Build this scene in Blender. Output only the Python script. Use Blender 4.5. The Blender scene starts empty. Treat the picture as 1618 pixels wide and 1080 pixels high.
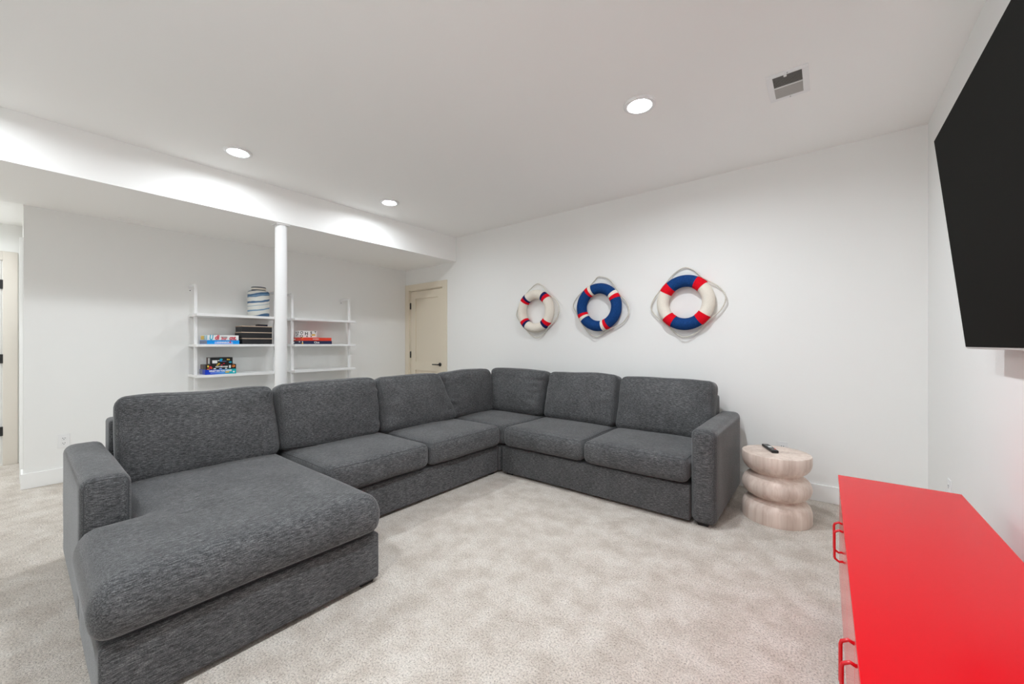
import bpy, bmesh, math, random
from mathutils import Vector, Matrix, noise
random.seed(7)
S = bpy.context.scene
COL = S.collection
PI = math.pi

# ------------------------------------------------------------------ camera, world, exposure
cd = bpy.data.cameras.new('camera')
cd.sensor_width = 36.0
cd.lens = 620.0 / 1618.0 * 36.0
cd.shift_y = 3.0 / 1618.0
cd.clip_start = 0.02
cam = bpy.data.objects.new('camera', cd)
COL.objects.link(cam)
cam.location = (0, 0, 1.208)
cam.rotation_euler = (PI / 2, 0, math.atan(493 / 620))
S.camera = cam
w = bpy.data.worlds.new('world'); S.world = w
w.use_nodes = True
w.node_tree.nodes['Background'].inputs[0].default_value = (1, 1, 1, 1)
w.node_tree.nodes['Background'].inputs[1].default_value = 0.3
S.view_settings.view_transform = 'Standard'
S.view_settings.look = 'None'
S.view_settings.gamma = 1.0
S.view_settings.exposure = 0.18
S.view_settings.use_curve_mapping = False
S.cycles.use_denoising = True
S.cycles.denoising_prefilter = 'NONE'
S.cycles.max_bounces = 14
S.cycles.diffuse_bounces = 10
S.cycles.glossy_bounces = 5
S.cycles.sample_clamp_indirect = 10.0
LAMP = 660.0          # radiance of the downlight lenses over the seating area
LAMP_SOFFIT = 295.0   # the dimmed row along the soffit
LAMP_HALL = 470.0

# ------------------------------------------------------------------ materials
def mat(name, color, rough=0.6, metal=0.0, spec=0.5, emit=None):
    m = bpy.data.materials.new(name); m.use_nodes = True
    b = m.node_tree.nodes['Principled BSDF']
    b.inputs['Base Color'].default_value = (*color, 1)
    b.inputs['Roughness'].default_value = rough
    b.inputs['Metallic'].default_value = metal
    b.inputs['Specular IOR Level'].default_value = spec
    if emit:
        b.inputs['Emission Color'].default_value = (*emit[0], 1)
        b.inputs['Emission Strength'].default_value = emit[1]
    return m

def nodes(m):
    return m.node_tree.nodes, m.node_tree.links, m.node_tree.nodes['Principled BSDF']

def coords(m, scale=(1, 1, 1), kind='Object'):
    n, l, b = nodes(m)
    tc = n.new('ShaderNodeTexCoord'); mp = n.new('ShaderNodeMapping')
    mp.inputs['Scale'].default_value = scale
    l.new(tc.outputs[kind], mp.inputs[0])
    return mp.outputs[0]

def noise_tex(m, vec, scale, detail=2, rough=0.5):
    n, l, b = nodes(m)
    t = n.new('ShaderNodeTexNoise')
    t.inputs['Scale'].default_value = scale
    t.inputs['Detail'].default_value = detail
    t.inputs['Roughness'].default_value = rough
    l.new(vec, t.inputs['Vector'])
    return t.outputs['Fac']

def ramp(m, fac, stops):
    n, l, b = nodes(m)
    r = n.new('ShaderNodeValToRGB')
    e = r.color_ramp.elements
    e[0].position, e[0].color = stops[0][0], (*stops[0][1], 1)
    e[1].position, e[1].color = stops[-1][0], (*stops[-1][1], 1)
    for p, c in stops[1:-1]:
        x = e.new(p); x.color = (*c, 1)
    l.new(fac, r.inputs[0])
    return r.outputs[0]

def mix(m, a, b_, fac=0.5, mode='MIX'):
    n, l, b = nodes(m)
    x = n.new('ShaderNodeMix'); x.data_type = 'RGBA'; x.blend_type = mode
    if hasattr(fac, 'is_linked'): l.new(fac, x.inputs[0])
    else: x.inputs[0].default_value = fac
    for v, i in ((a, 6), (b_, 7)):
        if isinstance(v, tuple): x.inputs[i].default_value = (*v, 1)
        else: l.new(v, x.inputs[i])
    return x.outputs[2]

def bump(m, h, strength, dist):
    n, l, b = nodes(m)
    x = n.new('ShaderNodeBump')
    x.inputs['Strength'].default_value = strength
    x.inputs['Distance'].default_value = dist
    l.new(h, x.inputs['Height']); l.new(x.outputs[0], b.inputs['Normal'])

def setcol(m, c):
    n, l, b = nodes(m); l.new(c, b.inputs['Base Color'])

def paint(name, col, rough=0.7, bs=0.06):
    m = mat(name, col, rough, spec=0.3)
    v = coords(m)
    bump(m, noise_tex(m, v, 180, 2), bs, 0.002)
    return m

M = {}
M['wall'] = paint('wall paint', (0.85, 0.85, 0.835))
M['ceiling'] = paint('ceiling paint', (0.94, 0.935, 0.92), 0.85)
M['trim'] = paint('white trim paint', (0.88, 0.88, 0.87), 0.4, 0.02)
M['white'] = mat('white metal', (0.86, 0.86, 0.86), 0.35)
M['door'] = paint('beige door paint', (0.76, 0.685, 0.56), 0.42, 0.02)
M['hallcasing'] = paint('hall casing paint', (0.68, 0.635, 0.57), 0.42, 0.02)
M['black'] = mat('black metal', (0.012, 0.012, 0.012), 0.4)
M['plate'] = mat('outlet plastic', (0.83, 0.83, 0.83), 0.35)
M['slot'] = mat('dark slot', (0.03, 0.03, 0.03), 0.6)
M['duct'] = mat('duct inside', (0.10, 0.095, 0.085), 0.8)
LENS = (0.935, 1.0, 1.05)
M['lens'] = mat('lamp lens', (1, 1, 1), 0.4, emit=(LENS, LAMP))
M['lens_soffit'] = mat('dimmed lamp lens', (1, 1, 1), 0.4, emit=(LENS, LAMP_SOFFIT))
M['lens_hall'] = mat('hall lamp lens', (1, 1, 1), 0.4, emit=(LENS, LAMP_HALL))
M['louver'] = mat('vent louver', (0.46, 0.45, 0.43), 0.5)

# carpet
m = M['carpet'] = mat('cut pile carpet', (0.6, 0.55, 0.5), 0.95, spec=0.1)
v = coords(m)
big = ramp(m, noise_tex(m, v, 7.0, 6, 0.64), [(0.36, (0.515, 0.46, 0.405)), (0.50, (0.595, 0.542, 0.487)), (0.64, (0.66, 0.615, 0.562))])
fine = noise_tex(m, v, 135, 3, 0.75)
fcol = ramp(m, fine, [(0.30, (0.42, 0.41, 0.40)), (0.48, (1, 1, 1)), (0.70, (1.3, 1.3, 1.3))])
setcol(m, mix(m, big, fcol, 1.0, 'MULTIPLY'))
bump(m, fine, 0.8, 0.008)

def fabric(name, scale, k=1.0):
    m = mat(name, (0.1, 0.1, 0.105), 0.92, spec=0.15)
    v2 = coords(m)
    a = noise_tex(m, coords(m, scale), 1.0, 2, 0.6)                    # slubs along the weft
    c1 = ramp(m, a, [(0.34, (0.060 * k, 0.061 * k, 0.064 * k)), (0.5, (0.118 * k, 0.120 * k, 0.124 * k)), (0.68, (0.215 * k, 0.218 * k, 0.222 * k))])
    g = noise_tex(m, v2, 245, 4, 0.78)                                 # heathered yarn
    b_ = ramp(m, g, [(0.33, (0.5, 0.5, 0.5)), (0.5, (0.96, 0.96, 0.96)), (0.68, (1.6, 1.6, 1.6))])
    c = mix(m, c1, b_, 1.0, 'MULTIPLY')
    wear = ramp(m, noise_tex(m, v2, 6, 3, 0.6), [(0.3, (0.86, 0.86, 0.86)), (0.7, (1.14, 1.14, 1.14))])
    setcol(m, mix(m, c, wear, 1.0, 'MULTIPLY'))
    bump(m, g, 0.3, 0.002)
    n, l, b = nodes(m)
    b.inputs['Sheen Weight'].default_value = 0.30
    b.inputs['Sheen Roughness'].default_value = 0.38
    return m
M['fabL'] = fabric('charcoal heather weave along y', (330, 42, 330), .74)
M['fabR'] = fabric('charcoal heather weave along x', (42, 330, 330), .72)
M['stitch'] = mat('grey stitching', (0.075, 0.077, 0.08), 0.9, spec=0.1)
M['foot'] = mat('sofa foot plastic', (0.01, 0.01, 0.01), 0.5)

# red lacquer
m = M['red'] = mat('red lacquer', (0.66, 0.002, 0.009), 0.22, spec=0.15)
bump(m, noise_tex(m, coords(m), 400, 2), 0.05, 0.001)
M['reddoor'] = mat('glossy red lacquer', (0.80, 0.008, 0.016), 0.14, spec=0.6)
M['redmetal'] = mat('red metal', (0.62, 0.006, 0.014), 0.3, spec=0.6)

# pale oak of the side table
m = M['oak'] = mat('pale whitewashed oak', (0.62, 0.5, 0.42), 0.55, spec=0.3)
g = noise_tex(m, coords(m, (42, 42, 2.0)), 1.0, 5, 0.65)
c = ramp(m, g, [(0.28, (0.58, 0.455, 0.385)), (0.47, (0.70, 0.58, 0.51)), (0.70, (0.79, 0.69, 0.615))])
pl = ramp(m, noise_tex(m, coords(m, (9, 9, 0.4)), 1.0, 1), [(0.4, (0.9, 0.88, 0.87)), (0.6, (1.08, 1.08, 1.08))])
setcol(m, mix(m, c, pl, 1.0, 'MULTIPLY'))
bump(m, g, 0.15, 0.002)

# textile of the life rings
def felt(name, col, vary=0.18):
    m = mat(name, col, 0.9, spec=0.1)
    f_ = ramp(m, noise_tex(m, coords(m, (120, 120, 120)), 1.0, 4, 0.7), [(0.3, (1 - vary,) * 3), (0.7, (1 + vary,) * 3)])
    setcol(m, mix(m, col, f_, 1.0, 'MULTIPLY'))
    bump(m, noise_tex(m, coords(m), 500, 2), 0.3, 0.001)
    return m
M['ringwhite'] = felt('cream canvas', (0.80, 0.745, 0.655), 0.05)
M['ringblue'] = felt('royal blue canvas', (0.010, 0.050, 0.185), 0.35)
M['ringred'] = felt('red canvas band', (0.72, 0.006, 0.018), 0.1)
M['ringnavy'] = felt('navy canvas band', (0.018, 0.02, 0.10), 0.1)
M['rope'] = felt('cream rope', (0.66, 0.63, 0.56), 0.15)

# television
M['screen'] = mat('television glass', (0.013, 0.0125, 0.011), 0.8, spec=0.02)
M['silver'] = mat('silver bezel', (0.62, 0.61, 0.59), 0.4, 0.15)
M['tvback'] = mat('television back shell', (0.02, 0.02, 0.02), 0.5)

# printed card
def card(name, c, rough=0.4): return mat(name, c, rough, spec=0.4)
M['c_blue'] = card('print sky blue', (0.0, 0.30, 0.80))
M['c_white'] = card('print white', (0.85, 0.85, 0.84))
M['c_red'] = card('print red', (0.62, 0.02, 0.05))
M['c_scar'] = card('print scarlet', (0.85, 0.062, 0.028))
M['c_navy'] = card('print navy', (0.018, 0.025, 0.085))
M['c_black'] = card('print black', (0.012, 0.012, 0.013))
M['c_cyan'] = card('print cyan', (0.02, 0.42, 0.62))
M['c_yell'] = card('print yellow', (0.75, 0.50, 0.06))
M['c_oran'] = card('print orange', (0.80, 0.22, 0.04))
M['c_grey'] = card('print grey blue', (0.16, 0.19, 0.31))
M['c_brown'] = card('print brown', (0.10, 0.05, 0.035))
M['c_lav'] = card('print pale blue', (0.30, 0.45, 0.85))
M['woodedge'] = card('pale wood rim', (0.50, 0.38, 0.29), 0.5)
M['boxblack'] = card('black leatherette', (0.015, 0.015, 0.017), 0.45)
m = M['c_grad'] = card('print blue to teal', (0, 0.2, 0.7))
n_, l_, b_ = nodes(m)
sp = n_.new('ShaderNodeSeparateXYZ'); l_.new(coords(m), sp.inputs[0])
mr = n_.new('ShaderNodeMapRange'); mr.inputs[1].default_value = -0.14; mr.inputs[2].default_value = 0.14
l_.new(sp.outputs[1], mr.inputs[0])
setcol(m, ramp(m, mr.outputs[0], [(0.0, (0.0, 0.03, 0.45)), (0.28, (0.01, 0.06, 0.55)), (0.6, (0.02, 0.28, 0.68)), (0.85, (0.0, 0.45, 0.52)), (1.0, (0.0, 0.48, 0.5))]))
# brushed blue glaze of the jar: rings of slip that climb round the pot
m = M['glaze'] = mat('white glaze with blue brush rings', (0.75, 0.75, 0.72), 0.22)
n_, l_, b_ = nodes(m)
v = coords(m)
sp = n_.new('ShaderNodeSeparateXYZ'); l_.new(v, sp.inputs[0])
ad = n_.new('ShaderNodeMath'); ad.operation = 'MULTIPLY_ADD'
l_.new(sp.outputs[1], ad.inputs[0]); ad.inputs[1].default_value = -0.20; l_.new(sp.outputs[2], ad.inputs[2])
nz = noise_tex(m, coords(m, (6, 6, 14)), 1.0, 2)
ad2 = n_.new('ShaderNodeMath'); ad2.operation = 'MULTIPLY_ADD'
l_.new(nz, ad2.inputs[0]); ad2.inputs[1].default_value = 0.045; l_.new(ad.outputs[0], ad2.inputs[2])
mr = n_.new('ShaderNodeMapRange'); mr.inputs[1].default_value = 0.03; mr.inputs[2].default_value = 0.36
l_.new(ad2.outputs[0], mr.inputs[0])
W_, B_, L_ = (0.66, 0.66, 0.62), (0.045, 0.12, 0.235), (0.16, 0.29, 0.44)
st = [(0.0, B_), (0.045, B_), (0.06, W_), (0.185, W_), (0.205, L_), (0.235, L_), (0.255, W_), (0.36, W_), (0.375, L_), (0.395, W_), (0.47, W_),
      (0.485, B_), (0.53, B_), (0.55, W_), (0.665, W_), (0.68, B_), (0.715, L_), (0.735, B_), (0.78, B_), (0.80, W_), (0.865, W_), (0.885, B_), (0.93, B_), (0.95, W_), (1.0, B_)]
setcol(m, ramp(m, mr.outputs[0], st))
M['ink'] = mat('dark blue glaze', (0.03, 0.05, 0.09), 0.25)
M['remote'] = mat('remote plastic', (0.012, 0.012, 0.013), 0.35)
M['button'] = mat('remote button grey', (0.22, 0.22, 0.22), 0.5)

# ------------------------------------------------------------------ object helpers
WL = {}
def wl(o): return WL.get(o.name, Vector((0, 0, 0))) if o else Vector((0, 0, 0))

def obj(name, bm, material, parent=None, loc=None, smooth=False, label=None):
    """link a bmesh whose vertices are in world space as one object"""
    base = wl(parent)
    o_loc = Vector(loc) if loc is not None else base.copy()
    if not parent and loc is None: o_loc = Vector((0, 0, 0))
    bmesh.ops.translate(bm, verts=bm.verts, vec=-o_loc)
    me = bpy.data.meshes.new(name)
    bmesh.ops.recalc_face_normals(bm, faces=bm.faces)
    bm.to_mesh(me); bm.free()
    if smooth:
        for p in me.polygons: p.use_smooth = True
    me.materials.append(material)
    o = bpy.data.objects.new(name, me); COL.objects.link(o)
    WL[o.name] = o_loc
    if parent:
        o.parent = parent
        o.location = o_loc - base
    else:
        o.location = o_loc
    if label: o['label'] = label
    return o

def tag(o, label, cat, group=None):
    o['label'] = label; o['category'] = cat
    if group: o['group'] = group
    return o

def thing(name, loc, label, cat, group=None):
    o = bpy.data.objects.new(name, None); COL.objects.link(o)
    o.location = loc; o.empty_display_size = 0.1
    WL[o.name] = Vector(loc)
    return tag(o, label, cat, group)

def structure(o):
    o['kind'] = 'structure'; return o

def root(name, loc):
    o = bpy.data.objects.new(name, None); COL.objects.link(o)
    o.location = loc; WL[o.name] = Vector(loc)
    return structure(o)

def add_box(bm, x0, x1, y0, y1, z0, z1, r=0.0, seg=2):
    res = bmesh.ops.create_cube(bm, size=1.0)
    vs = res['verts']
    for v in vs:
        v.co = Vector((x0 + (v.co.x + .5) * (x1 - x0), y0 + (v.co.y + .5) * (y1 - y0), z0 + (v.co.z + .5) * (z1 - z0)))
    if r > 0:
        es = list({e for v in vs for e in v.link_edges})
        bmesh.ops.bevel(bm, geom=es, offset=r, segments=seg, profile=0.5, affect='EDGES')

def box(name, x0, x1, y0, y1, z0, z1, material, parent=None, r=0.0, seg=2, loc=None, label=None):
    bm = bmesh.new(); add_box(bm, x0, x1, y0, y1, z0, z1, r, seg)
    return obj(name, bm, material, parent, loc, label=label)

def boxes(name, lst, material, parent=None, r=0.0):
    bm = bmesh.new()
    for b in lst: add_box(bm, *b, r=r)
    return obj(name, bm, material, parent)

def add_tube(bm, pts, rad, seg=8, closed=False):
    pts = [Vector(p) for p in pts]; n = len(pts); rings = []
    up = None
    for i, p in enumerate(pts):
        a = pts[(i - 1) % n] if (closed or i > 0) else p
        b = pts[(i + 1) % n] if (closed or i < n - 1) else p
        t = (b - a).normalized()
        if up is None:
            up = t.orthogonal().normalized()
        up = (up - t * up.dot(t)).normalized()
        s = t.cross(up)
        rings.append([bm.verts.new(p + (up * math.cos(2 * PI * k / seg) + s * math.sin(2 * PI * k / seg)) * rad) for k in range(seg)])
    m_ = n if closed else n - 1
    off = 0
    if closed:   # match the seam of the transported frame
        best = 1e9
        for k in range(seg):
            d = (rings[0][k].co - rings[-1][0].co).length
            if d < best: best, off = d, k
    for i in range(m_):
        A, B = rings[i], rings[(i + 1) % n]
        o_ = off if (closed and i == n - 1) else 0
        for k in range(seg):
            bm.faces.new((A[k], A[(k + 1) % seg], B[(k + 1 + o_) % seg], B[(k + o_) % seg]))
    if not closed:
        bm.faces.new(rings[0][::-1]); bm.faces.new(rings[-1])

def tube(name, pts, rad, material, parent=None, seg=8, closed=False, label=None):
    bm = bmesh.new(); add_tube(bm, pts, rad, seg, closed)
    return obj(name, bm, material, parent, smooth=True, label=label)

def lathe(name, prof, c, material, parent=None, seg=48, loc=None, label=None, axis='Z'):
    bm = bmesh.new(); rings = []
    def P(r, z, a):
        x, y = r * math.cos(a), r * math.sin(a)
        if axis == 'Z': q = (x, y, z)
        elif axis == 'X': q = (z, x, y)
        else: q = (y, z, x)
        return Vector(c) + Vector(q)
    for r, z in prof:
        if r < 1e-6: rings.append([bm.verts.new(P(0, z, 0))])
        else: rings.append([bm.verts.new(P(r, z, 2 * PI * k / seg)) for k in range(seg)])
    for A, B in zip(rings, rings[1:]):
        for k in range(seg):
            a0, a1 = A[k % len(A)], A[(k + 1) % len(A)]
            b0, b1 = B[k % len(B)], B[(k + 1) % len(B)]
            f = [a0, a1, b1, b0]
            f = [x for i, x in enumerate(f) if x not in f[:i]]
            if len(f) > 2: bm.faces.new(f)
    return obj(name, bm, material, parent, loc, smooth=True, label=label)

def smooth_by_angle(o, deg=35):
    for p in o.data.polygons: p.use_smooth = True
    try: o.data.set_sharp_from_angle(angle=math.radians(deg))
    except Exception: pass
    return o

def text(name, body, size, at, material, parent, axis='X', ext=0.0006, shear=0.0, xs=1.0, align='CENTER', bold=0.0):
    """flat lettering; axis X: on a face that looks along +X, reading along +Y; axis -Y: on a face that looks along -Y"""
    cu = bpy.data.curves.new(name, 'FONT'); cu.body = body; cu.size = size
    cu.align_x = align; cu.align_y = 'CENTER'; cu.extrude = ext; cu.shear = shear; cu.offset = bold
    cu.resolution_u = 3
    t = bpy.data.objects.new('tmp', cu); COL.objects.link(t)
    dg = bpy.context.evaluated_depsgraph_get()
    me = bpy.data.meshes.new_from_object(t.evaluated_get(dg))
    bpy.data.objects.remove(t)
    bm = bmesh.new(); bm.from_mesh(me)
    A = Vector(at)
    for v in bm.verts:
        x, y, z = v.co.x * xs, v.co.y, v.co.z
        v.co = A + (Vector((z, x, y)) if axis == 'X' else Vector((x, -z, y)))
    return obj(name, bm, material, parent)

# ------------------------------------------------------------------ room shell
XR, YB, XL, ZC, ZS, XS = 0.552, 3.84, -5.21, 2.70, 2.365, -4.056
HX, ZH = -6.40, 2.405          # hallway far wall and its ceiling
structure(box('floor', HX - .2, XR + .2, -4.2, YB + .2, -0.1, 0.0, M['carpet']))
structure(box('ceiling', XS - .02, XR + .2, -4.2, YB + .2, ZC, ZC + .1, M['ceiling']))
o = structure(box('ceiling', XL, XS, -4.2, YB, ZS, ZC + .1, M['ceiling']))      # dropped soffit
structure(box('ceiling', HX - .2, XL, -4.2, 0.15, ZH, ZH + .3, M['ceiling']))
# back wall with a door opening
DX0, DX1, DZ = -5.118, -4.332, 2.04
structure(boxes('wall_back', [(XL - .12, DX0, YB, YB + .12, 0, ZC), (DX0, DX1, YB, YB + .12, DZ, ZC), (DX1, XR + .12, YB, YB + .12, 0, ZC)], M['wall']))
structure(box('wall_right', XR, XR + .12, -0.9, YB, 0, ZC, M['wall']))
structure(box('wall_left', XL - .12, XL, 0.025, YB, 0, ZS, M['wall']))
structure(box('wall_hall_side', HX, XL - .12, 0.025, 0.145, 0, ZH, M['wall']))
structure(box('wall_hall_end', HX - .12, HX, -4.2, 0.145, 0, ZH, M['wall']))
structure(box('wall_front', -3.44, XR, -0.87, -0.75, 0, ZC, M['wall']))
structure(box('wall_passage', -3.56 + .12, -3.44 + .12, -4.2, -0.87, 0, ZC, M['wall']))
structure(boxes('wall_rear', [(HX - .12, XL, -4.2, -4.08, 0, ZH), (XL, XS, -4.2, -4.08, 0, ZS), (XS, -3.32, -4.2, -4.08, 0, ZC)], M['wall']))

def baseboard(name, lst): return structure(boxes(name, lst, M['trim'], r=0.003))
BH = 0.128
baseboard('baseboard_left', [(XL, XL + .015, 0.010, YB, 0, BH), (XL - .20, XL - .0005, 0.010, 0.0245, 0, BH)])
baseboard('baseboard_back', [(-4.24, XR, YB - .015, YB, 0, BH)])
baseboard('baseboard_right', [(XR - .015, XR, -.75, YB - .015, 0, BH)])
baseboard('baseboard_front', [(-3.44, XR - .015, -.75, -.735, 0, BH)])

# door in the back wall
d1 = root('door_1', (-4.725, YB, 0))
d1['label'] = 'beige two-panel door with black lever handle in the far corner beside the shelves'
CW = 0.09
box('casing', XL + .001, DX0, YB - .018, YB, 0, DZ + CW, M['door'], d1, 0.002)
box('casing', DX1, DX1 + CW, YB - .018, YB, 0, DZ + CW, M['door'], d1, 0.002)
box('head_casing', DX0, DX1, YB - .018, YB, DZ, DZ + CW, M['door'], d1, 0.002)
boxes('jamb', [(DX0, DX0 + .012, YB, YB + .11, 0, DZ), (DX1 - .012, DX1, YB, YB + .11, 0, DZ), (DX0, DX1, YB, YB + .11, DZ - .012, DZ)], M['door'], d1)
sx0, sx1, sz0, sz1, sy = DX0 + .016, DX1 - .015, .012, DZ - .017, YB + .012
st_ = .115
box('stile', sx0, sx0 + st_, sy, sy + .035, sz0, sz1, M['door'], d1)
box('stile', sx1 - st_, sx1, sy, sy + .035, sz0, sz1, M['door'], d1)
for a, b in ((sz0, sz0 + .2), (.80, .935), (sz1 - .115, sz1)):
    box('rail', sx0 + st_, sx1 - st_, sy, sy + .035, a, b, M['door'], d1)
box('door_panel', sx0 + st_, sx1 - st_, sy + .017, sy + .030, .935, sz1 - .115, M['door'], d1)
box('door_panel', sx0 + st_, sx1 - st_, sy + .017, sy + .030, sz0 + .2, .80, M['door'], d1)
for z in (.22, 1.04, 1.80):
    h_ = boxes('hinge', [(DX0 + .004, DX0 + .026, sy - .012, sy + .002, z - .05, z + .05)], M['black'], d1, r=.002)
hx = sx1 - .062
lv = lathe('lever_handle', [(0, -.012), (.026, -.012), (.028, -.008), (.028, 0), (0, 0)], (hx, sy, .905), M['black'], d1, 24, axis='Y')
tube('lever', [(hx, sy, .905), (hx, sy - .05, .905), (hx - .012, sy - .056, .905), (hx - .11, sy - .056, .905)], .009, M['black'], lv)

# hallway doors, seen edge-on past the end of the shelf wall
d2 = root('door_2', (-5.9, 0.025, 0))
d2['label'] = 'white door casing in the hallway side wall, seen edge-on'
box('casing', -5.52, -5.43, 0.004, 0.025, 0, DZ + CW, M['trim'], d2, 0.002)
box('casing', -6.36, -6.27, 0.004, 0.025, 0, DZ + CW, M['trim'], d2, 0.002)
box('head_casing', -6.27, -5.52, 0.004, 0.025, DZ, DZ + CW, M['trim'], d2, 0.002)
box('door_slab', -6.27, -5.52, 0.012, 0.025, 0.01, DZ, M['trim'], d2)
d3 = root('door_3', (HX, -.5, 0))
d3['label'] = 'white hallway door with black hinges and beige casing at the left picture edge'
box('casing', HX, HX + .018, -.098, -.004, 0, DZ + CW, M['hallcasing'], d3, 0.002)
box('casing', HX, HX + .018, -1.02, -.926, 0, DZ + CW, M['hallcasing'], d3, 0.002)
box('head_casing', HX, HX + .018, -.926, -.098, DZ, DZ + CW, M['hallcasing'], d3, 0.002)
box('door_slab', HX, HX + .008, -.926, -.112, 0.03, DZ - .01, M['trim'], d3)
for z in (.34, 1.06, 1.80):
    box('hinge', HX + .006, HX + .020, -.118, -.096, z - .045, z + .045, M['black'], d3, 0.002)

# ------------------------------------------------------------------ downlights
def downlight(x, y, label, zc=ZC, lens='lens'):
    t = thing('recessed_downlight', (x, y, zc), label, 'ceiling light', 'recessed downlights')
    c = (x, y, zc)
    lathe('trim_ring', [(.096, 0), (.0965, -.004), (.094, -.010), (.088, -.013), (.072, -.013), (.069, -.011), (.055, 0)], c, M['white'], t)
    lathe('lens', [(0, -.0015), (.0555, -.0015)], c, M[lens], t, 32)
    return t
downlight(-3.56, 1.06, 'round recessed ceiling light by the soffit, left of the white post', lens='lens_soffit')
downlight(-3.58, 2.43, 'small far recessed ceiling light by the soffit, right of the white post', lens='lens_soffit')
downlight(-0.90, 2.41, 'recessed ceiling light alone in mid ceiling, nearest the air vent')
downlight(-3.56, -0.33, 'recessed ceiling light by the soffit, beyond the left frame edge', lens='lens_soffit')
downlight(-0.90, 1.04, 'recessed ceiling light above the carpet, beyond the top frame edge')
downlight(-0.90, -0.33, 'recessed ceiling light behind the viewer, above the red cabinet side')
downlight(-3.47, -1.75, 'recessed ceiling light in the passage behind the viewer', lens='lens_hall')
downlight(-5.80, -0.75, 'recessed ceiling light in the low hallway ceiling at left', ZH, 'lens_hall')
downlight(-5.80, -2.6, 'recessed ceiling light deep in the low hallway ceiling', ZH, 'lens_hall')

# ------------------------------------------------------------------ white post
PX, PY = -4.125, 1.585
t = thing('support_post', (PX, PY, 0), 'round white steel support post under the soffit, between the shelf units', 'post')
lathe('post_shaft', [(.052, .012), (.052, ZS - .012)], (PX, PY, 0), M['white'], t, 40)
box('base_plate', PX - .075, PX + .075, PY - .075, PY + .075, 0, .012, M['white'], t, .002)
box('top_plate', PX - .06, PX + .06, PY - .06, PY + .06, ZS - .012, ZS, M['white'], t, .002)

# ------------------------------------------------------------------ sectional sofa
def rounded_mesh(w, d, h, r, n=12, puff=(0, 0, 0), namp=0.0, nfreq=5.0, seed=0, wrinkle=0.0, bottom=True):
    """box w x d x h about the origin with rounded edges, pillowed faces and creases; returns verts, faces, index lookup"""
    half = (w / 2, d / 2, h / 2)
    rr = [min(r, x * .98) for x in half]
    ax = []
    for k in range(3):
        a, q = half[k], rr[k]
        m_ = max(3, int(n * a / max(half)))
        core = [-a + q + (2 * (a - q)) * i / m_ for i in range(m_ + 1)]
        lo = [-a, -a + .12 * q, -a + .33 * q, -a + .62 * q]
        ax.append(lo + core + [-x for x in lo[::-1]])
    N = [len(x) for x in ax]
    idx, V, F = {}, [], []
    def shape(p):
        q = Vector([max(-half[k] + rr[k], min(half[k] - rr[k], p[k])) for k in range(3)])
        e = Vector([(p[k] - q[k]) / rr[k] for k in range(3)])
        mx = max(abs(x) for x in e)
        if mx > 0:
            e = e.normalized() * mx
        p2 = Vector([q[k] + e[k] * rr[k] for k in range(3)])
        u = [max(-1, min(1, p2[k] / half[k])) for k in range(3)]
        s = lambda x: 1 if x > 0 else -1
        f_ = lambda x: (1 - x * x)
        o_ = Vector((0, 0, 0))
        o_.x = puff[0] * f_(u[1]) * f_(u[2]) * u[0]
        o_.y = puff[1] * f_(u[0]) * f_(u[2]) * u[1]
        o_.z = puff[2] * f_(u[0]) * f_(u[1]) * u[2]
        if namp:
            sd = Vector((seed * 7.3, seed * 3.1, seed * 5.7))
            nv = noise.noise_vector(p2 * nfreq + sd)
            o_ += Vector(nv) * namp
        if wrinkle:
            wl_, wr_ = wrinkle
            sd = Vector((seed * 1.7, seed * 9.1, seed * 2.3))
            edge = max(0, abs(u[0]) - .30) / .70
            wv = noise.noise(Vector((p2.x * 7, p2.y * 6, p2.z * 25)) + sd)
            eb = max(0, -u[2] - .5) / .5
            wb = noise.noise(Vector((p2.x * 22, p2.y * 6, p2.z * 8)) + sd)
            o_.y += (wv * edge * (wr_ if u[0] > 0 else wl_) + wb * eb * .008) * (1 if u[1] > 0 else -1) * min(1, abs(u[1]) * 1.3)
        return p2 + o_
    def vid(i, j, k):
        if (i, j, k) not in idx:
            idx[(i, j, k)] = len(V)
            V.append(shape((ax[0][i], ax[1][j], ax[2][k])))
        return idx[(i, j, k)]
    for i in range(N[0] - 1):
        for j in range(N[1] - 1):
            F.append((vid(i, j, 0), vid(i, j + 1, 0), vid(i + 1, j + 1, 0), vid(i + 1, j, 0)))
            k = N[2] - 1
            F.append((vid(i, j, k), vid(i + 1, j, k), vid(i + 1, j + 1, k), vid(i, j + 1, k)))
    for i in range(N[0] - 1):
        for k in range(N[2] - 1):
            F.append((vid(i, 0, k), vid(i + 1, 0, k), vid(i + 1, 0, k + 1), vid(i, 0, k + 1)))
            j = N[1] - 1
            F.append((vid(i, j, k), vid(i, j, k + 1), vid(i + 1, j, k + 1), vid(i + 1, j, k)))
    for j in range(N[1] - 1):
        for k in range(N[2] - 1):
            F.append((vid(0, j, k), vid(0, j, k + 1), vid(0, j + 1, k + 1), vid(0, j + 1, k)))
            i = N[0] - 1
            F.append((vid(i, j, k), vid(i, j + 1, k), vid(i, j + 1, k + 1), vid(i, j, k + 1)))
    return V, F, idx, N

def loop_front(N, j):       # closed index loop round the face at depth index j
    a, c = N[0] - 1, N[2] - 1
    return [(i, j, 0) for i in range(a)] + [(a, j, k) for k in range(c)] + [(i, j, c) for i in range(a, 0, -1)] + [(0, j, k) for k in range(c, 0, -1)]
def loop_top(N, k):
    a, c = N[0] - 1, N[1] - 1
    return [(i, 0, k) for i in range(a)] + [(a, j, k) for j in range(c)] + [(i, c, k) for i in range(a, 0, -1)] + [(0, j, k) for j in range(c, 0, -1)]

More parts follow.
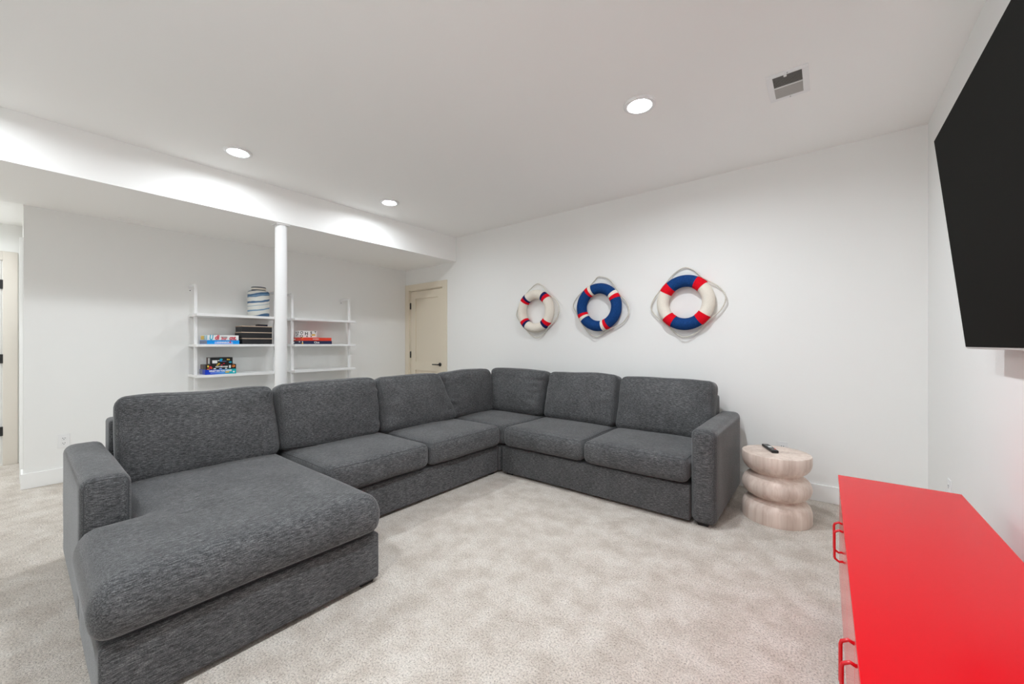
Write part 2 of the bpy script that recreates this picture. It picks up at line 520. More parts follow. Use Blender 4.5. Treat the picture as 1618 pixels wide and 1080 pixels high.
def soft(name, center, size, rot, material, parent, r=.05, puff=(0, 0, 0), namp=.004, nfreq=5, seed=1, wrinkle=0.0, tilt=0.0, taper=None, seams=(), n=14, skew=0.0):
    """size: (width, depth, height) with the front face at local -y; rot turns it about z, tilt leans the top back"""
    V, F, idx, N = rounded_mesh(*size, r, n, puff, namp, nfreq, seed, wrinkle)
    R = Matrix.Rotation(rot, 3, 'Z') @ Matrix.Rotation(-tilt, 3, 'X')
    h = size[2]
    out = []
    for p in V:
        q = p.copy()
        if taper:      # (left, right): how far the bottom corners run out sideways
            f_ = (h / 2 - q.z) / h
            q.x += f_ * (taper[1] if q.x > 0 else taper[0]) * abs(q.x) / (size[0] / 2)
        if skew: q.z += skew * q.x
        out.append(Vector(center) + R @ q)
    bm = bmesh.new()
    bv = [bm.verts.new(p) for p in out]
    for f_ in F: bm.faces.new([bv[i] for i in f_])
    o = obj(name, bm, material, parent, smooth=True)
    cen = Vector(center)
    for kind, which in seams:
        lp = loop_front(N, 0 if which == 0 else N[1] - 1) if kind == 'face' else loop_top(N, 0 if which == 0 else N[2] - 1)
        pts = [out[idx[q]] for q in lp]
        bm = bmesh.new(); add_tube(bm, pts, .0020, 6, True)
        obj('seam', bm, M['stitch'], o, smooth=True)
    return o

sofa = thing('sectional_sofa', (-2.4, 2.3, 0), 'large charcoal grey fabric U-shaped sectional sofa with a chaise on the beige carpet', 'sofa')
FL, FR = M['fabL'], M['fabR']
def b_soft(name, x0, x1, y0, y1, z0, z1, material, rot=0, **k):
    c = ((x0 + x1) / 2, (y0 + y1) / 2, (z0 + z1) / 2)
    dx, dy = x1 - x0, y1 - y0
    size = (dx, dy, z1 - z0) if abs(math.sin(rot)) < .5 else (dy, dx, z1 - z0)
    return soft(name, c, size, rot, material, sofa, **k)
# local -y is the front: rot 0 looks along -Y (right run), rot +90 deg looks along +X (left run)
RL = PI / 2
ZB = .020
# bases
b_soft('base', -2.41, -1.775, .155, 1.147, ZB, .250, FL, RL, r=.016, namp=.001, n=10)
b_soft('base', -3.30, -2.41, .325, 1.147, ZB, .250, FL, RL, r=.012, namp=.001, n=8)
b_soft('base', -3.30, -2.39, 1.150, 2.795, ZB, .250, FL, RL, r=.012, namp=.001, n=12)
b_soft('base', -3.30, -2.375, 2.80, 3.70, ZB, .250, FL, RL, r=.012, namp=.001, n=8)
b_soft('base', -2.345, -.705, 2.80, 3.70, ZB, .257, FR, 0, r=.012, namp=.001, n=12)
# backs
b_soft('back_frame', -3.37, -3.20, .322, 2.797, ZB, .770, FL, RL, r=.022, namp=.001, n=12)
b_soft('back_frame', -3.37, -3.20, 2.80, 3.765, ZB, .770, FL, RL, r=.022, namp=.001, n=8)
b_soft('back_frame', -3.19, -.703, 3.60, 3.765, ZB, .770, FR, 0, r=.022, namp=.001, n=12)
# arms
b_soft('arm', -3.37, -2.395, .155, .315, ZB, .640, FL, RL, r=.044, puff=(0, 0, .008), namp=.0015, n=12, seams=(('face', 0),))
b_soft('arm', -.700, -.545, 2.795, 3.765, ZB, .640, FR, 0, r=.044, puff=(0, 0, .008), namp=.0015, n=12, seams=(('face', 0),))
# feet
for x, y in ((-1.83, .21), (-1.83, 1.09), (-3.28, .22), (-3.28, 2.74), (-2.45, 2.74), (-2.28, 2.86), (-.63, 2.86), (-.63, 3.69), (-3.28, 3.69), (-2.45, 1.21)):
    bm = bmesh.new()
    res = bmesh.ops.create_cone(bm, segments=4, radius1=.045, radius2=.052, depth=.022, cap_ends=True)
    bmesh.ops.rotate(bm, verts=bm.verts, cent=(0, 0, 0), matrix=Matrix.Rotation(PI / 4, 3, 'Z'))
    bmesh.ops.translate(bm, verts=bm.verts, vec=(x, y, .011))
    obj('foot', bm, M['foot'], sofa)
# seat cushions
SEAM = (('top', 0), ('top', 1))
ZS0, ZS1 = .268, .452
sk = dict(r=.052, puff=(.004, .012, .016), namp=.006, nfreq=3.2, seams=SEAM, n=14)
b_soft('seat_cushion', -3.17, -2.345, 1.155, 1.952, ZS0, ZS1, FL, RL, seed=2, **sk)
b_soft('seat_cushion', -3.17, -2.345, 1.962, 2.790, ZS0, ZS1, FL, RL, seed=3, **sk)
b_soft('seat_cushion', -3.17, -2.315, 2.800, 3.590, ZS0, ZS1 - .004, FL, RL, seed=4, **sk)
b_soft('seat_cushion', -2.300, -1.494, 2.750, 3.590, ZS0 + .006, ZS1, FR, 0, seed=5, **sk)
b_soft('seat_cushion', -1.486, -.706, 2.750, 3.590, ZS0 + .006, ZS1, FR, 0, seed=6, **sk)

# L-shaped chaise cushion: lofted outline
def inset(poly, d, rho):
    n = len(poly); out = []
    P = [Vector(p) for p in poly]
    lines = []
    for i in range(n):
        a, b = P[i], P[(i + 1) % n]
        t_ = (b - a).normalized(); nrm = Vector((-t_.y, t_.x))
        lines.append((a + nrm * d, t_))
    for i in range(n):
        (a, ta), (b, tb) = lines[i - 1], lines[i]
        cr = ta.x * tb.y - ta.y * tb.x
        k = ((b.x - a.x) * tb.y - (b.y - a.y) * tb.x) / cr
        c = a + ta * k
        rr = max(.006, rho - d) if cr > 0 else .03 + .4 * min(max(d, 0), .12)
        s, e = c - ta * rr, c + tb * rr
        for q in range(7):
            f_ = q / 6
            out.append(s * (1 - f_) ** 2 + c * 2 * f_ * (1 - f_) + e * f_ ** 2)
        # points along the straight edge that follows
        nx = lines[(i + 1) % n]
        cr2 = tb.x * nx[1].y - tb.y * nx[1].x
        k2 = ((nx[0].x - b.x) * nx[1].y - (nx[0].y - b.y) * nx[1].x) / cr2
        c2 = b + tb * k2
        r2 = max(.006, rho - d) if cr2 > 0 else .03 + .4 * min(max(d, 0), .12)
        e2 = c2 - tb * r2
        for q in range(1, 6): out.append(e.lerp(e2, q / 6))
    return out
poly = [(-3.17, .322), (-2.385, .322), (-2.385, .135), (-1.742, .135), (-1.742, 1.147), (-3.17, 1.147)]
poly = [Vector(p) for p in poly]
prof = [(.10, .268), (.04, .268), (.018, .275), (.006, .288), (0, .305), (-.006, .335), (-.006, .365), (0, .392), (.009, .416), (.024, .437), (.045, .451), (.075, .459), (.12, .464), (.18, .468), (.25, .470)]
bm = bmesh.new(); rings = []
for d_, z_ in prof:
    ring = []
    for p in inset(poly, d_, .07):
        nv = noise.noise_vector(Vector((p.x, p.y, z_)) * 3.0 + Vector((4, 2, 9)))
        ring.append(bm.verts.new(Vector((p.x, p.y, z_)) + Vector(nv) * .005))
    rings.append(ring)
for A, B in zip(rings, rings[1:]):
    L = len(A)
    for k in range(L): bm.faces.new((A[k], A[(k + 1) % L], B[(k + 1) % L], B[k]))
bm.faces.new(rings[0][::-1]); f_ = bm.faces.new(rings[-1])
seam_pts = [[v.co.copy() for v in rings[k]] for k in (2,)]
chaise = obj('chaise_cushion', bm, FL, sofa, smooth=True)
for pts in seam_pts:
    tube('seam', pts, .0017, M['stitch'], chaise, 6, True)

# back cushions (centre x, centre y, width, run, tilt, seed, ...)
bk = dict(puff=(.006, .046, .014), namp=.015, nfreq=3.4, seams=(('face', 0), ('face', 1)), n=34)
CZ = .672
def back_cushion(cx, cy, wd, rot, seed, tilt=.20, cz=CZ, ht=.475, dp=.17, yaw=0.0, taper=None, skew=0.0, r=.058, wrinkle=(.012, .012)):
    return soft('back_cushion', (cx, cy, cz), (wd, dp, ht), rot + yaw, FL if abs(math.sin(rot)) > .5 else FR, sofa, seed=seed, tilt=tilt, taper=taper, skew=skew, r=r, wrinkle=wrinkle, **bk)
back_cushion(-3.055, .728, .785, RL, 11, cz=.668, r=.046)
back_cushion(-3.045, 1.526, .785, RL, 12, cz=.680, r=.050, wrinkle=(.012, .018))
back_cushion(-3.02, 2.285, .715, RL, 13, tilt=.25, cz=.672, taper=(.0, .15))
back_cushion(-3.055, 3.036, .735, RL, 14, tilt=.16, cz=.682, taper=(0, .0), wrinkle=(.040, .008))
back_cushion(-2.650, 3.455, .765, 0, 15, tilt=.17, cz=.688, taper=(.02, -.05), wrinkle=(.010, .026))
back_cushion(-1.865, 3.462, .755, 0, 16, cz=.680, taper=(-.03, -.02), r=.05, wrinkle=(.008, .022))
back_cushion(-1.070, 3.462, .775, 0, 17, cz=.668, taper=(-.03, 0), r=.046)

# ------------------------------------------------------------------ life rings on the back wall
def arc_torus(name, c, R, r, a0, a1, material, parent, seg=None, flat=False):
    """part of a torus in the XZ plane; angles in degrees, seen from -Y, anticlockwise from +X"""
    full = abs(a1 - a0) >= 359.9
    n = seg or max(4, int(abs(a1 - a0) / 5)); m_ = 20
    bm = bmesh.new(); rings = []
    for i in range(n if full else n + 1):
        a = math.radians(a0 + (a1 - a0) * i / n)
        er = Vector((math.cos(a), 0, math.sin(a)))
        rings.append([bm.verts.new(Vector(c) + er * (R + r * math.cos(2 * PI * k / m_)) + Vector((0, -r * math.sin(2 * PI * k / m_), 0))) for k in range(m_)])
    L = len(rings)
    for i in range(L if full else L - 1):
        A, B = rings[i], rings[(i + 1) % L]
        for k in range(m_): bm.faces.new((A[k], A[(k + 1) % m_], B[(k + 1) % m_], B[k]))
    if not full:
        bm.faces.new(rings[0]); bm.faces.new(rings[-1][::-1])
    o = obj(name, bm, material, parent, smooth=True)
    smooth_by_angle(o, 60)
    return o

def catmull(P, closed=True, k=8):
    n = len(P); out = []
    for i in range(n if closed else n - 1):
        p0, p1, p2, p3 = (P[(i + j) % n] if closed else P[max(0, min(n - 1, i + j))] for j in (-1, 0, 1, 2))
        for q in range(k):
            t_ = q / k
            out.append(0.5 * ((2 * p1) + (p2 - p0) * t_ + (2 * p0 - 5 * p1 + 4 * p2 - p3) * t_ ** 2 + (3 * p1 - p0 - 3 * p2 + p3) * t_ ** 3))
    return out

def rope_path(c, ctrl):
    P = []
    for a, rr, y in ctrl:
        a = math.radians(a)
        P.append(Vector((c[0] + rr * math.cos(a), c[1] + y, c[2] + rr * math.sin(a))))
    return catmull(P)

RR, rr_ = .197, .054
def ring_root(x, z, label): return thing('life_ring', (x, YB, z - .25), label, 'life ring', 'life rings on the back wall'), (x, YB - rr_ - .004, z)
def rope(t, c, bands, peaks, rad=.0058):
    """bands: the four band angles (TR, TL, BL, BR); peaks: (angle, radius, y) of the loops top, left, bottom, right"""
    ctrl = []
    for i in range(4):
        b0 = bands[i]; b1 = bands[(i + 1) % 4]
        if b1 < b0: b1 += 360
        pk = peaks[i]
        if pk[0] < b0: pk = (pk[0] + 360, *pk[1:])
        ctrl += [(b0, .257, .004), (b0 + 6, .259, .012)]
        for f_ in (.62,):
            a = b0 + (pk[0] - b0) * f_
            ctrl.append((a, .257 + (pk[1] - .257) * .62, .02 + pk[2] * .5))
        ctrl.append((pk[0], pk[1], pk[2]))
        a = b1 + (pk[0] - b1) * .62
        ctrl.append((a, .257 + (pk[1] - .257) * .62, .02 + pk[2] * .5))
        ctrl.append((b1 - 6, .259, .012))
    tube('rope', rope_path(c, ctrl), rad, M['rope'], t, 8, True)

# small perspective order: left (cream), middle (blue), right (half and half)
t, c = ring_root(-2.652, 1.592, 'cream life ring with narrow navy and red bands, leftmost on the wall')
arc_torus('ring_body', c, RR, rr_, 0, 360, M['ringwhite'], t, 72)
bands = (50, 134, 224, 314)
for b, sgn in zip(bands, (1, -1, 1, -1)):
    arc_torus('band', c, RR, rr_ + .0025, b, b + sgn * 9, M['ringnavy'], t, 4)
    arc_torus('band', c, RR, rr_ + .0025, b, b - sgn * 11, M['ringred'], t, 4)
rope(t, c, bands, ((90, .325, .035), (186, .30, .02), (272, .31, .01), (2, .315, .01)))

t, c = ring_root(-1.848, 1.592, 'royal blue life ring with red and cream bands, middle one on the wall')
arc_torus('ring_body', c, RR, rr_, 0, 360, M['ringblue'], t, 72)
bands = (32, 119, 208, 291)
for b, sgn in zip(bands, (1, -1, 1, -1)):
    arc_torus('band', c, RR, rr_ + .0025, b, b + sgn * 9, M['ringwhite'], t, 4)
    arc_torus('band', c, RR, rr_ + .0025, b, b - sgn * 10, M['ringred'], t, 4)
rope(t, c, bands, ((92, .325, .035), (172, .315, .02), (262, .31, .01), (346, .33, .01)))

t, c = ring_root(-0.992, 1.585, 'life ring half blue half white with wide red bands, rightmost on the wall')
bands = (52, 140, 229, 316)
for i, mt in enumerate(('ringblue', 'ringwhite', 'ringblue', 'ringwhite')):
    b0, b1 = bands[i], bands[(i + 1) % 4]
    if b1 < b0: b1 += 360
    arc_torus('ring_segment', c, RR, rr_, b0, b1, M[mt], t)
for b in bands:
    arc_torus('band', c, RR, rr_ + .003, b - 10.5, b + 10.5, M['ringred'], t, 6)
rope(t, c, bands, ((93, .325, .035), (186, .315, .015), (268, .315, .01), (4, .33, .01)))

# ------------------------------------------------------------------ television on the right wall
ty0, ty1 = .84, 2.40
bx, bz, tx, tz = .452, 1.188, .362, 2.064
upv = Vector((tx - bx, 0, tz - bz)); TH = upv.length; upv.normalize()
nrm = Vector((-upv.z, 0, upv.x))            # faces into the room
tv = thing('television', (bx, (ty0 + ty1) / 2, bz), 'large black flat screen television tilted forward on the right wall', 'television')
def tvbox(name, y0, y1, u0, u1, d0, d1, material, parent, r=0.0):
    bm = bmesh.new(); add_box(bm, 0, 1, y0, y1, 0, 1)
    for v in bm.verts:
        u, d_ = u0 + v.co.z * (u1 - u0), d0 + v.co.x * (d1 - d0)
        v.co = Vector((bx, v.co.y, bz)) + upv * u - nrm * d_
    if r: bmesh.ops.bevel(bm, geom=bm.edges[:], offset=r, segments=2, affect='EDGES')
    return obj(name, bm, material, parent)
tvbox('screen', ty0 + .006, ty1 - .006, .008, TH - .006, -.001, .004, M['screen'], tv)
tvbox('bezel', ty0, ty1, 0, TH, .001, .034, M['silver'], tv, .003)
tvbox('back_shell', ty0 + .25, ty1 - .25, .08, TH * .60, .034, .062, M['tvback'], tv, .004)
mt = box('wall_mount', XR - .028, XR, 1.30, 1.94, 1.38, 1.80, M['black'], tv, .002)
for y in (1.42, 1.80):
    bm = bmesh.new()
    add_box(bm, .44, XR - .02, y - .015, y + .015, 1.60, 1.66)
    obj('mount_arm', bm, M['black'], mt)

# ------------------------------------------------------------------ red cabinet along the right wall
kx0, kx1, ky0, ky1, kz = .051, .436, .79, 2.373, .600
cab = thing('media_cabinet', ((kx0 + kx1) / 2, (ky0 + ky1) / 2, 0), 'bright red lacquered low cabinet along the right wall under the television', 'cabinet')
box('top', kx0, kx1, ky0, ky1, kz - .018, kz, M['red'], cab, .0015, 2)
box('body', kx0 + .024, kx1 - .004, ky0 + .004, ky1 - .004, .135, kz - .018, M['red'], cab, .001)
mid = (ky0 + ky1) / 2
dw = (ky1 - ky0 - .012) / 4
for i in range(4):
    a = ky0 + .006 + i * dw
    d_ = box('door', kx0 + .004, kx0 + .023, a + .0015, a + dw - .0015, .140, kz - .021, M['reddoor'], cab, .0015)
    inner = a + dw - .042 if i % 2 == 0 else a + .042
    hxp, hz0, hz1 = kx0 + .004, .384, .503
    tube('handle', [(hxp + .001, inner, hz0 + .004), (hxp - .010, inner, hz0), (hxp - .022, inner, hz0 + .008), (hxp - .024, inner, hz0 + .016), (hxp - .024, inner, hz1 - .016), (hxp - .022, inner, hz1 - .008), (hxp - .010, inner, hz1), (hxp + .001, inner, hz1 - .004)], .0042, M['redmetal'], d_, 8)
for y in (ky1 - .035, mid, ky0 + .035):
    for x in (kx0 + .03, kx1 - .035):
        bm = bmesh.new()
        bmesh.ops.create_cone(bm, segments=16, radius1=.010, radius2=.017, depth=.135, cap_ends=True)
        bmesh.ops.translate(bm, verts=bm.verts, vec=(x, y, .0675))
        smooth_by_angle(obj('leg', bm, M['redmetal'], cab))

# ------------------------------------------------------------------ side table with a remote
sx, sy_ = -.263, 3.287
st2 = lathe('side_table', [(0, .455), (.196, .455), (.202, .453), (.205, .447), (.205, .405), (.202, .385), (.193, .362), (.178, .342), (.158, .326), (.142, .318), (.138, .312),
            (.142, .306), (.158, .300), (.180, .288), (.195, .270), (.203, .248), (.205, .230), (.203, .212), (.195, .190), (.180, .173), (.158, .160), (.142, .155), (.138, .149),
            (.142, .143), (.160, .138), (.182, .126), (.196, .108), (.203, .086), (.205, .065), (.205, .008), (.203, 0), (0, 0)], (sx, sy_, 0), M['oak'], None, 72, loc=(sx, sy_, 0))
smooth_by_angle(st2, 40)
tag(st2, 'round pale oak side table of three pinched drums beside the sofa arm', 'side table')
# remote
ra = math.atan2(-.205, .09)     # direction of its length, pointing to the viewer
rc = Vector((-.301, 3.330, .4555))
rem = thing('remote_control', rc, 'black remote control lying on the round oak side table', 'remote')
def rbx(name, l0, l1, w0, w1, z0, z1, material, parent, r=.0):
    bm = bmesh.new(); add_box(bm, l0, l1, w0, w1, z0, z1, r, 3)
    Rm = Matrix.Rotation(ra, 3, 'Z')
    for v in bm.verts: v.co = rc + Rm @ v.co
    return obj(name, bm, material, parent)
rb = rbx('shell', -.098, .098, -.022, .022, 0, .019, M['remote'], rem, .006)
for i in range(5):
    for j in (-1, 0, 1):
        if i == 2 and j == 0: continue
        rbx('button', -.06 + i * .028 - .006, -.06 + i * .028 + .006, j * .013 - .0045, j * .013 + .0045, .0185, .0208, M['c_scar'] if (i, j) == (4, 1) else M['button'], rb, .001)
rbx('button', -.016, .008, -.011, .011, .0185, .0215, M['c_white'], rb, .002)

# ------------------------------------------------------------------ wall shelves
def shelf_unit(y0, y1, u0, u1, label):
    t = thing('wall_shelf', (XL, (y0 + y1) / 2, .3), label, 'shelf', 'white wall shelves')
    xf = -4.885
    for z in (1.515, 1.205, .893, .58):
        box('shelf_board', XL + .004, xf, y0, y1, z - .026, z, M['white'], t, .002)
    for u in (u0, u1):
        xu = -5.015
        up = boxes('upright', [(xu, xu + .024, u - .012, u + .012, .30, 1.815), (XL, xu, u - .012, u + .012, 1.791, 1.815), (XL, xu, u - .012, u + .012, .30, .324)], M['white'], t)
        box('wall_flange', XL, XL + .004, u - .012, u + .012, 1.755, 1.815, M['white'], up)
        bm = bmesh.new()
        bmesh.ops.create_cone(bm, segments=10, radius1=.005, radius2=.004, depth=.003, cap_ends=True, matrix=Matrix.Translation((XL + .0055, u, 1.768)) @ Matrix.Rotation(PI / 2, 4, 'Y'))
        obj('screw', bm, M['slot'], up)
    return t
shelf_unit(1.105, 1.876, 1.120, 1.856, 'white wall shelf unit left of the post, holding jar and black boxes')
shelf_unit(2.030, 2.796, 2.045, 2.766, 'white wall shelf unit right of the post, with one stack of games')

# jar on the top shelf
jx, jy, jz = -5.035, 1.700, 1.515
jar = thing('ginger_jar', (jx, jy, jz), 'white ceramic lidded jar with blue brushed rings on the top shelf', 'jar')
lathe('body', [(0, 0), (.098, 0), (.103, .004), (.106, .05), (.107, .16), (.107, .262), (.104, .278), (.094, .288), (.075, .294), (.066, .296), (.066, .300)], (jx, jy, jz), M['glaze'], jar, 56)
lathe('neck', [(.070, .296), (.071, .300), (.066, .303)], (jx, jy, jz), M['ink'], jar, 40)
lathe('lid', [(.066, .300), (.071, .302), (.072, .326), (.069, .333), (0, .336)], (jx, jy, jz), M['ringwhite'], jar, 40)
lathe('lid_rim', [(.0725, .324), (.073, .329), (.070, .334), (.062, .336)], (jx, jy, jz), M['ink'], jar, 40)

# boxes
def gbox(name, x0, x1, y0, y1, z0, h, material, label, cat='game', group=None, lid=True):
    c = ((x0 + x1) / 2, (y0 + y1) / 2, z0)
    t = box(name, x0, x1, y0, y1, z0, z0 + h, material, None, .0015, 1, loc=c)
    tag(t, label, cat, group)
    return t
def patch(name, p, y0, y1, z0, z1, xf, material):      # flat print on the front
    return box(name, xf - .001, xf + .0006, y0, y1, z0, z1, material, p)
def side(name, p, x0, x1, y, z0, z1, material):        # flat print on the left end
    return box(name, x0, x1, y - .0006, y + .001, z0, z1, material, p)
def blob(name, p, xf, y, z, ry, rz, material):
    bm = bmesh.new(); vs = [bm.verts.new((xf + .0009, y + ry * math.cos(2 * PI * k / 10), z + rz * math.sin(2 * PI * k / 10))) for k in range(10)]
    bm.faces.new(vs)
    return obj(name, bm, material, p)

XF = -4.925
# middle shelf, left unit
z0 = 1.205
b1 = gbox('board_game_box', -5.185, XF, 1.197, 1.480, z0, .041, M['c_blue'], 'bright blue game box under the white lettered one, middle shelf')
side('end_print', b1, -5.18, XF - .005, 1.197, z0 + .004, z0 + .037, M['c_grey'])
patch('cover_print', b1, 1.26, 1.42, z0 + .003, z0 + .026, XF, M['c_lav'])
text('lettering', 'CONNECT', .022, (XF + .001, 1.335, z0 + .019), M['c_white'], b1, bold=.0004)
text('lettering', '4', .034, (XF + .001, 1.394, z0 + .020), M['c_red'], b1, bold=.0008)
b2 = gbox('board_game_box', -5.175, XF - .004, 1.203, 1.474, z0 + .0415, .052, M['c_white'], 'white game box with tall cyan and red letters, upper of two on middle shelf')
z1 = z0 + .0415
side('end_print', b2, -5.17, -5.05, 1.203, z1 + .006, z1 + .046, M['c_yell'])
for k in range(3):
    side('stripe', b2, -5.04 + k * .036, -5.04 + k * .036 + .016, 1.203, z1 + .003, z1 + .049, M['c_cyan'])
text('lettering', 'U', .070, (XF - .003, 1.232, z1 + .025), M['c_cyan'], b2, shear=.15, xs=.62, bold=.003)
text('lettering', 'di', .066, (XF - .003, 1.280, z1 + .027), M['c_red'], b2, shear=.2, xs=.75, bold=.0025)
text('lettering', 'hvr', .040, (XF - .003, 1.342, z1 + .016), M['c_red'], b2, shear=.2, xs=.9, bold=.0015)
patch('caption', b2, 1.315, 1.372, z1 + .030, z1 + .036, XF - .0034, M['c_black'])
text('lettering', 'cnt.', .060, (XF - .003, 1.420, z1 + .022), M['c_red'], b2, shear=.2, xs=.72, bold=.0025)
# black boxes
zz = z0
labs = ('black box with pale wood lid, bottom of three beside the games', 'black box with pale wood lid, middle of three beside the games', 'black box with pale wood lid, topmost of three under a small dark tin')
for i in range(3):
    dx = (0, .006, .002)[i]
    t = thing('storage_box', (-5.03, 1.652, zz), labs[i], 'box', 'black storage boxes')
    box('box_body', -5.130 - dx, -4.925 - dx * .3, 1.506 - dx, 1.800, zz, zz + .0565, M['boxblack'], t, .003)
    box('lid', -5.131 - dx, -4.924 - dx * .3, 1.505 - dx, 1.801, zz + .0565, zz + .0665, M['woodedge'], t, .002)
    zz += .067
tin = thing('tin', (-5.01, 1.722, zz), 'small flat dark tin lying on the topmost black box', 'tin')
box('tin_base', -5.045, -4.975, 1.672, 1.772, zz, zz + .010, M['c_navy'], tin, .003)
box('tin_lid', -5.046, -4.974, 1.671, 1.773, zz + .010, zz + .021, M['boxblack'], tin, .004)

# bottom visible shelf, left unit
z0 = .893
b3 = gbox('board_game_box', -5.125, XF, 1.181, 1.450, z0, .050, M['c_grad'], 'blue and teal party game box, bottom of three on the lower shelf')
side('end_print', b3, -5.12, -5.02, 1.181, z0 + .004, z0 + .046, M['c_grey'])
text('lettering', 'WHAT DO YOU MEME?', .0235, (XF + .001, 1.312, z0 + .034), M['c_white'], b3, xs=.80, bold=.0012)
patch('caption', b3, 1.225, 1.345, z0 + .013, z0 + .018, XF, M['c_lav'])
patch('badge', b3, 1.352, 1.388, z0 + .012, z0 + .026, XF, M['c_yell'])
patch('badge', b3, 1.420, 1.436, z0 + .012, z0 + .028, XF, M['c_white'])
z1 = z0 + .0505
b4 = gbox('board_game_box', -5.12, XF - .003, 1.186, 1.450, z1, .050, M['c_black'], 'black box printed with colourful pictures, middle of three on lower shelf')
side('end_print', b4, -5.115, -5.0, 1.186, z1 + .004, z1 + .046, M['c_brown'])
xb = XF - .003
text('lettering', 'SCATTERGORIES', .0165, (xb + .001, 1.322, z1 + .026), M['c_white'], b4, xs=.86, bold=.0008)
for y, z, ry, rz, c in ((1.206, .034, .008, .012, 'c_yell'), (1.226, .022, .012, .014, 'c_red'), (1.236, .015, .006, .008, 'c_oran'), (1.285, .044, .010, .005, 'c_yell'), (1.322, .043, .008, .006, 'c_red'),
                        (1.208, .006, .014, .005, 'c_oran'), (1.262, .008, .012, .006, 'c_white'), (1.312, .007, .014, .006, 'c_lav'), (1.360, .008, .010, .006, 'c_white'), (1.426, .030, .016, .014, 'c_oran'), (1.420, .033, .008, .006, 'c_yell')):
    blob('cover_picture', b4, xb, y, z1 + z, ry, rz, M[c])
patch('badge', b4, 1.386, 1.402, z1 + .010, z1 + .040, xb, M['c_white'])
z2 = z1 + .0505
b5 = gbox('board_game_box', -5.10, -4.945, 1.232, 1.424, z2, .072, M['c_black'], 'small black game box with white label, topmost of three on lower shelf')
side('end_print', b5, -5.095, -5.04, 1.232, z2 + .004, z2 + .068, M['c_brown'])
side('end_label', b5, -5.03, -4.985, 1.232, z2 + .006, z2 + .066, M['c_white'])
patch('price_label', b5, 1.245, 1.288, z2 + .012, z2 + .044, -4.945, M['c_white'])
for y, z, ry, rz, c in ((1.300, .040, .010, .005, 'c_white'), (1.322, .050, .014, .010, 'c_cyan'), (1.378, .050, .007, .008, 'c_yell'), (1.392, .048, .006, .008, 'c_yell'), (1.402, .020, .014, .009, 'c_cyan'), (1.302, .006, .010, .008, 'c_yell'), (1.346, .008, .008, .006, 'c_red'), (1.318, .036, .010, .006, 'c_blue')):
    blob('cover_picture', b5, -4.945, y, z2 + z, ry, rz, M[c])
patch('stripe', b5, 1.312, 1.366, z2 + .0295, z2 + .0325, -4.945, M['c_lav'])

# middle shelf, right unit
z0 = 1.205
b6 = gbox('board_game_box', -5.185, XF, 2.122, 2.494, z0, .040, M['c_navy'], 'navy game box at the bottom of the stack on the right shelf')
text('lettering', 'Clue', .034, (XF + .001, 2.302, z0 + .021), M['c_white'], b6, bold=.001)
patch('pawn_print', b6, 2.126, 2.140, z0 + .003, z0 + .018, XF, M['c_yell'])
patch('pawn_print', b6, 2.129, 2.137, z0 + .018, z0 + .036, XF, M['c_white'])
side('end_label', b6, -5.17, -5.12, 2.122, z0 + .012, z0 + .028, M['c_white'])
side('end_label', b6, -5.0, -4.965, 2.122, z0 + .022, z0 + .034, M['c_white'])
b7 = gbox('board_game_box', -5.18, XF - .003, 2.124, 2.490, z0 + .0405, .0395, M['c_scar'], 'orange red game box between the navy and the white lettered box')
text('lettering', 'SCRABBLE', .017, (XF - .002, 2.292, z0 + .062), M['c_white'], b7, bold=.0003)
side('end_label', b7, -5.17, -5.10, 2.124, z0 + .052, z0 + .066, M['ringwhite'])
patch('spot', b7, 2.128, 2.140, z0 + .070, z0 + .079, XF - .003, M['c_yell'])
z1 = z0 + .081
b8 = gbox('word_game_box', -5.10, -4.985, 2.120, 2.332, z1 + .0006, .080, M['c_white'], 'white box scattered with black letters on top of the red game box')
xb = -4.985
for ch, y, z, s_ in (('O', 2.148, .058, .045), ('Q', 2.145, .016, .045), ('H', 2.205, .046, .055), ('S', 2.262, .056, .048), ('A', 2.212, .002, .030), ('T', 2.312, .066, .034), ('V', 2.262, .010, .032)):
    text('lettering', ch, s_, (xb + .0008, y, z1 + max(z, .014)), M['c_black'], b8, bold=.001)
patch('badge', b8, 2.268, 2.312, z1 + .024, z1 + .042, xb, M['c_yell'])
for k, (x_, z_) in enumerate(((-5.075, .05), (-5.04, .03), (-5.015, .055), (-5.06, .015))):
    side('letter_print', b8, x_, x_ + .016, 2.120, z1 + z_, z1 + z_ + .016, M['c_black'])

# ------------------------------------------------------------------ wall plates
def outlet(y=None, x=None, z=.36, wall='left', label=''):
    if wall == 'left':
        def P(a, b, d0, d1, z0, z1): return (XL + d0, XL + d1, y + a, y + b, z0, z1)
        loc = (XL, y, z - .06)
    elif wall == 'back':
        def P(a, b, d0, d1, z0, z1): return (x + a, x + b, YB - d1, YB - d0, z0, z1)
        loc = (x, YB, z - .06)
    else:
        def P(a, b, d0, d1, z0, z1): return (XR - d1, XR - d0, y + a, y + b, z0, z1)
        loc = (XR, y, z - .06)
    t = thing('wall_outlet', loc, label, 'outlet', 'white wall outlets')
    boxes('cover_plate', [P(-.036, .036, 0, .005, z - .06, z + .06)], M['plate'], t, r=.002)
    for dz in (-.021, .021):
        s = boxes('receptacle', [P(-.017, .017, .004, .007, z + dz - .015, z + dz + .015)], M['plate'], t, r=.0012)
        boxes('slots', [P(-.008, -.005, .0068, .0075, z + dz - .001, z + dz + .008), P(.005, .008, .0068, .0075, z + dz - .001, z + dz + .008), P(-.0025, .0025, .0068, .0075, z + dz - .010, z + dz - .005)], M['slot'], s)
    return t
outlet(y=.247, wall='left', label='white double outlet low on the left wall behind the chaise arm')
outlet(x=-.262, wall='back', label='white outlet on the back wall above the round oak table')
outlet(x=-.585, wall='back', z=.365, label='white wall plate on the back wall half hidden by the right sofa arm')
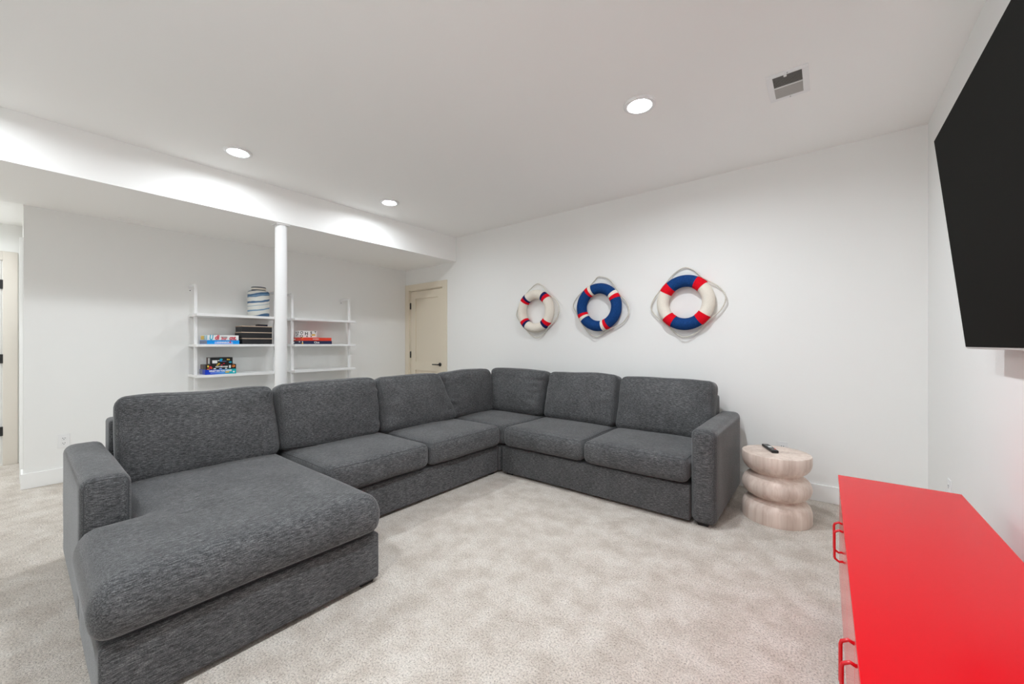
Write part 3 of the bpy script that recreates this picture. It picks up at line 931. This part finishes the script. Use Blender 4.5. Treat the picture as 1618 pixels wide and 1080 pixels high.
outlet(y=3.24, wall='right', z=.39, label='white outlet low on the right wall behind the red cabinet')

# ------------------------------------------------------------------ ceiling registers
vx0, vx1, vy0, vy1 = -.258, -.064, 2.606, 2.898
vt = thing('ceiling_vent', ((vx0 + vx1) / 2, (vy0 + vy1) / 2, ZC), 'white rectangular air vent with grey louvers in the main ceiling', 'vent')
fw = .030
boxes('frame', [(vx0, vx1, vy0, vy0 + fw, ZC - .006, ZC), (vx0, vx1, vy1 - fw, vy1, ZC - .006, ZC), (vx0, vx0 + fw, vy0 + fw, vy1 - fw, ZC - .006, ZC), (vx1 - fw, vx1, vy0 + fw, vy1 - fw, ZC - .006, ZC)], M['white'], vt, r=.0015)
box('backing', vx0 + fw - .002, vx1 - fw + .002, vy0 + fw - .002, vy1 - fw + .002, ZC - .0012, ZC, M['duct'], vt)
ym = (vy0 + vy1) / 2
box('divider', vx0 + fw, vx1 - fw, ym - .003, ym + .003, ZC - .007, ZC - .001, M['white'], vt)
ns = 20
for i in range(ns):
    y = vy0 + fw + (vy1 - vy0 - 2 * fw) * (i + .5) / ns
    if abs(y - ym) < .006: continue
    sg = -1 if y > ym else 1
    bm = bmesh.new(); add_box(bm, vx0 + fw, vx1 - fw, -.0050, .0050, -.0005, .0005)
    bmesh.ops.rotate(bm, verts=bm.verts, cent=(0, 0, 0), matrix=Matrix.Rotation(sg * math.radians(24), 3, 'X'))
    bmesh.ops.translate(bm, verts=bm.verts, vec=(0, y, ZC - .0040))
    obj('louver', bm, M['louver'], vt)
box('damper_lever', vx0 + .082, vx0 + .096, vy0 + fw - .002, vy0 + fw + .012, ZC - .011, ZC - .004, M['white'], vt, .001)
for x, y in ((vx0 + .10, vy1 - .014), (vx0 + .10, vy0 + .014)):
    bm = bmesh.new()
    bmesh.ops.create_cone(bm, segments=10, radius1=.004, radius2=.0035, depth=.002, cap_ends=True, matrix=Matrix.Translation((x, y, ZC - .0068)))
    obj('screw', bm, M['louver'], vt)
lt = thing('soffit_register', (-5.10, .66, ZS), 'small flush white register in the low soffit ceiling near the left wall', 'vent')
boxes('frame', [(-5.16, -5.145, .57, .75, ZS - .005, ZS), (-5.055, -5.04, .57, .75, ZS - .005, ZS), (-5.145, -5.055, .57, .585, ZS - .005, ZS), (-5.145, -5.055, .735, .75, ZS - .005, ZS)], M['ceiling'], lt)
for k in range(5):
    box('louver', -5.145 + .012 + k * .016, -5.145 + .018 + k * .016, .585, .735, ZS - .004, ZS - .0005, M['ceiling'], lt)
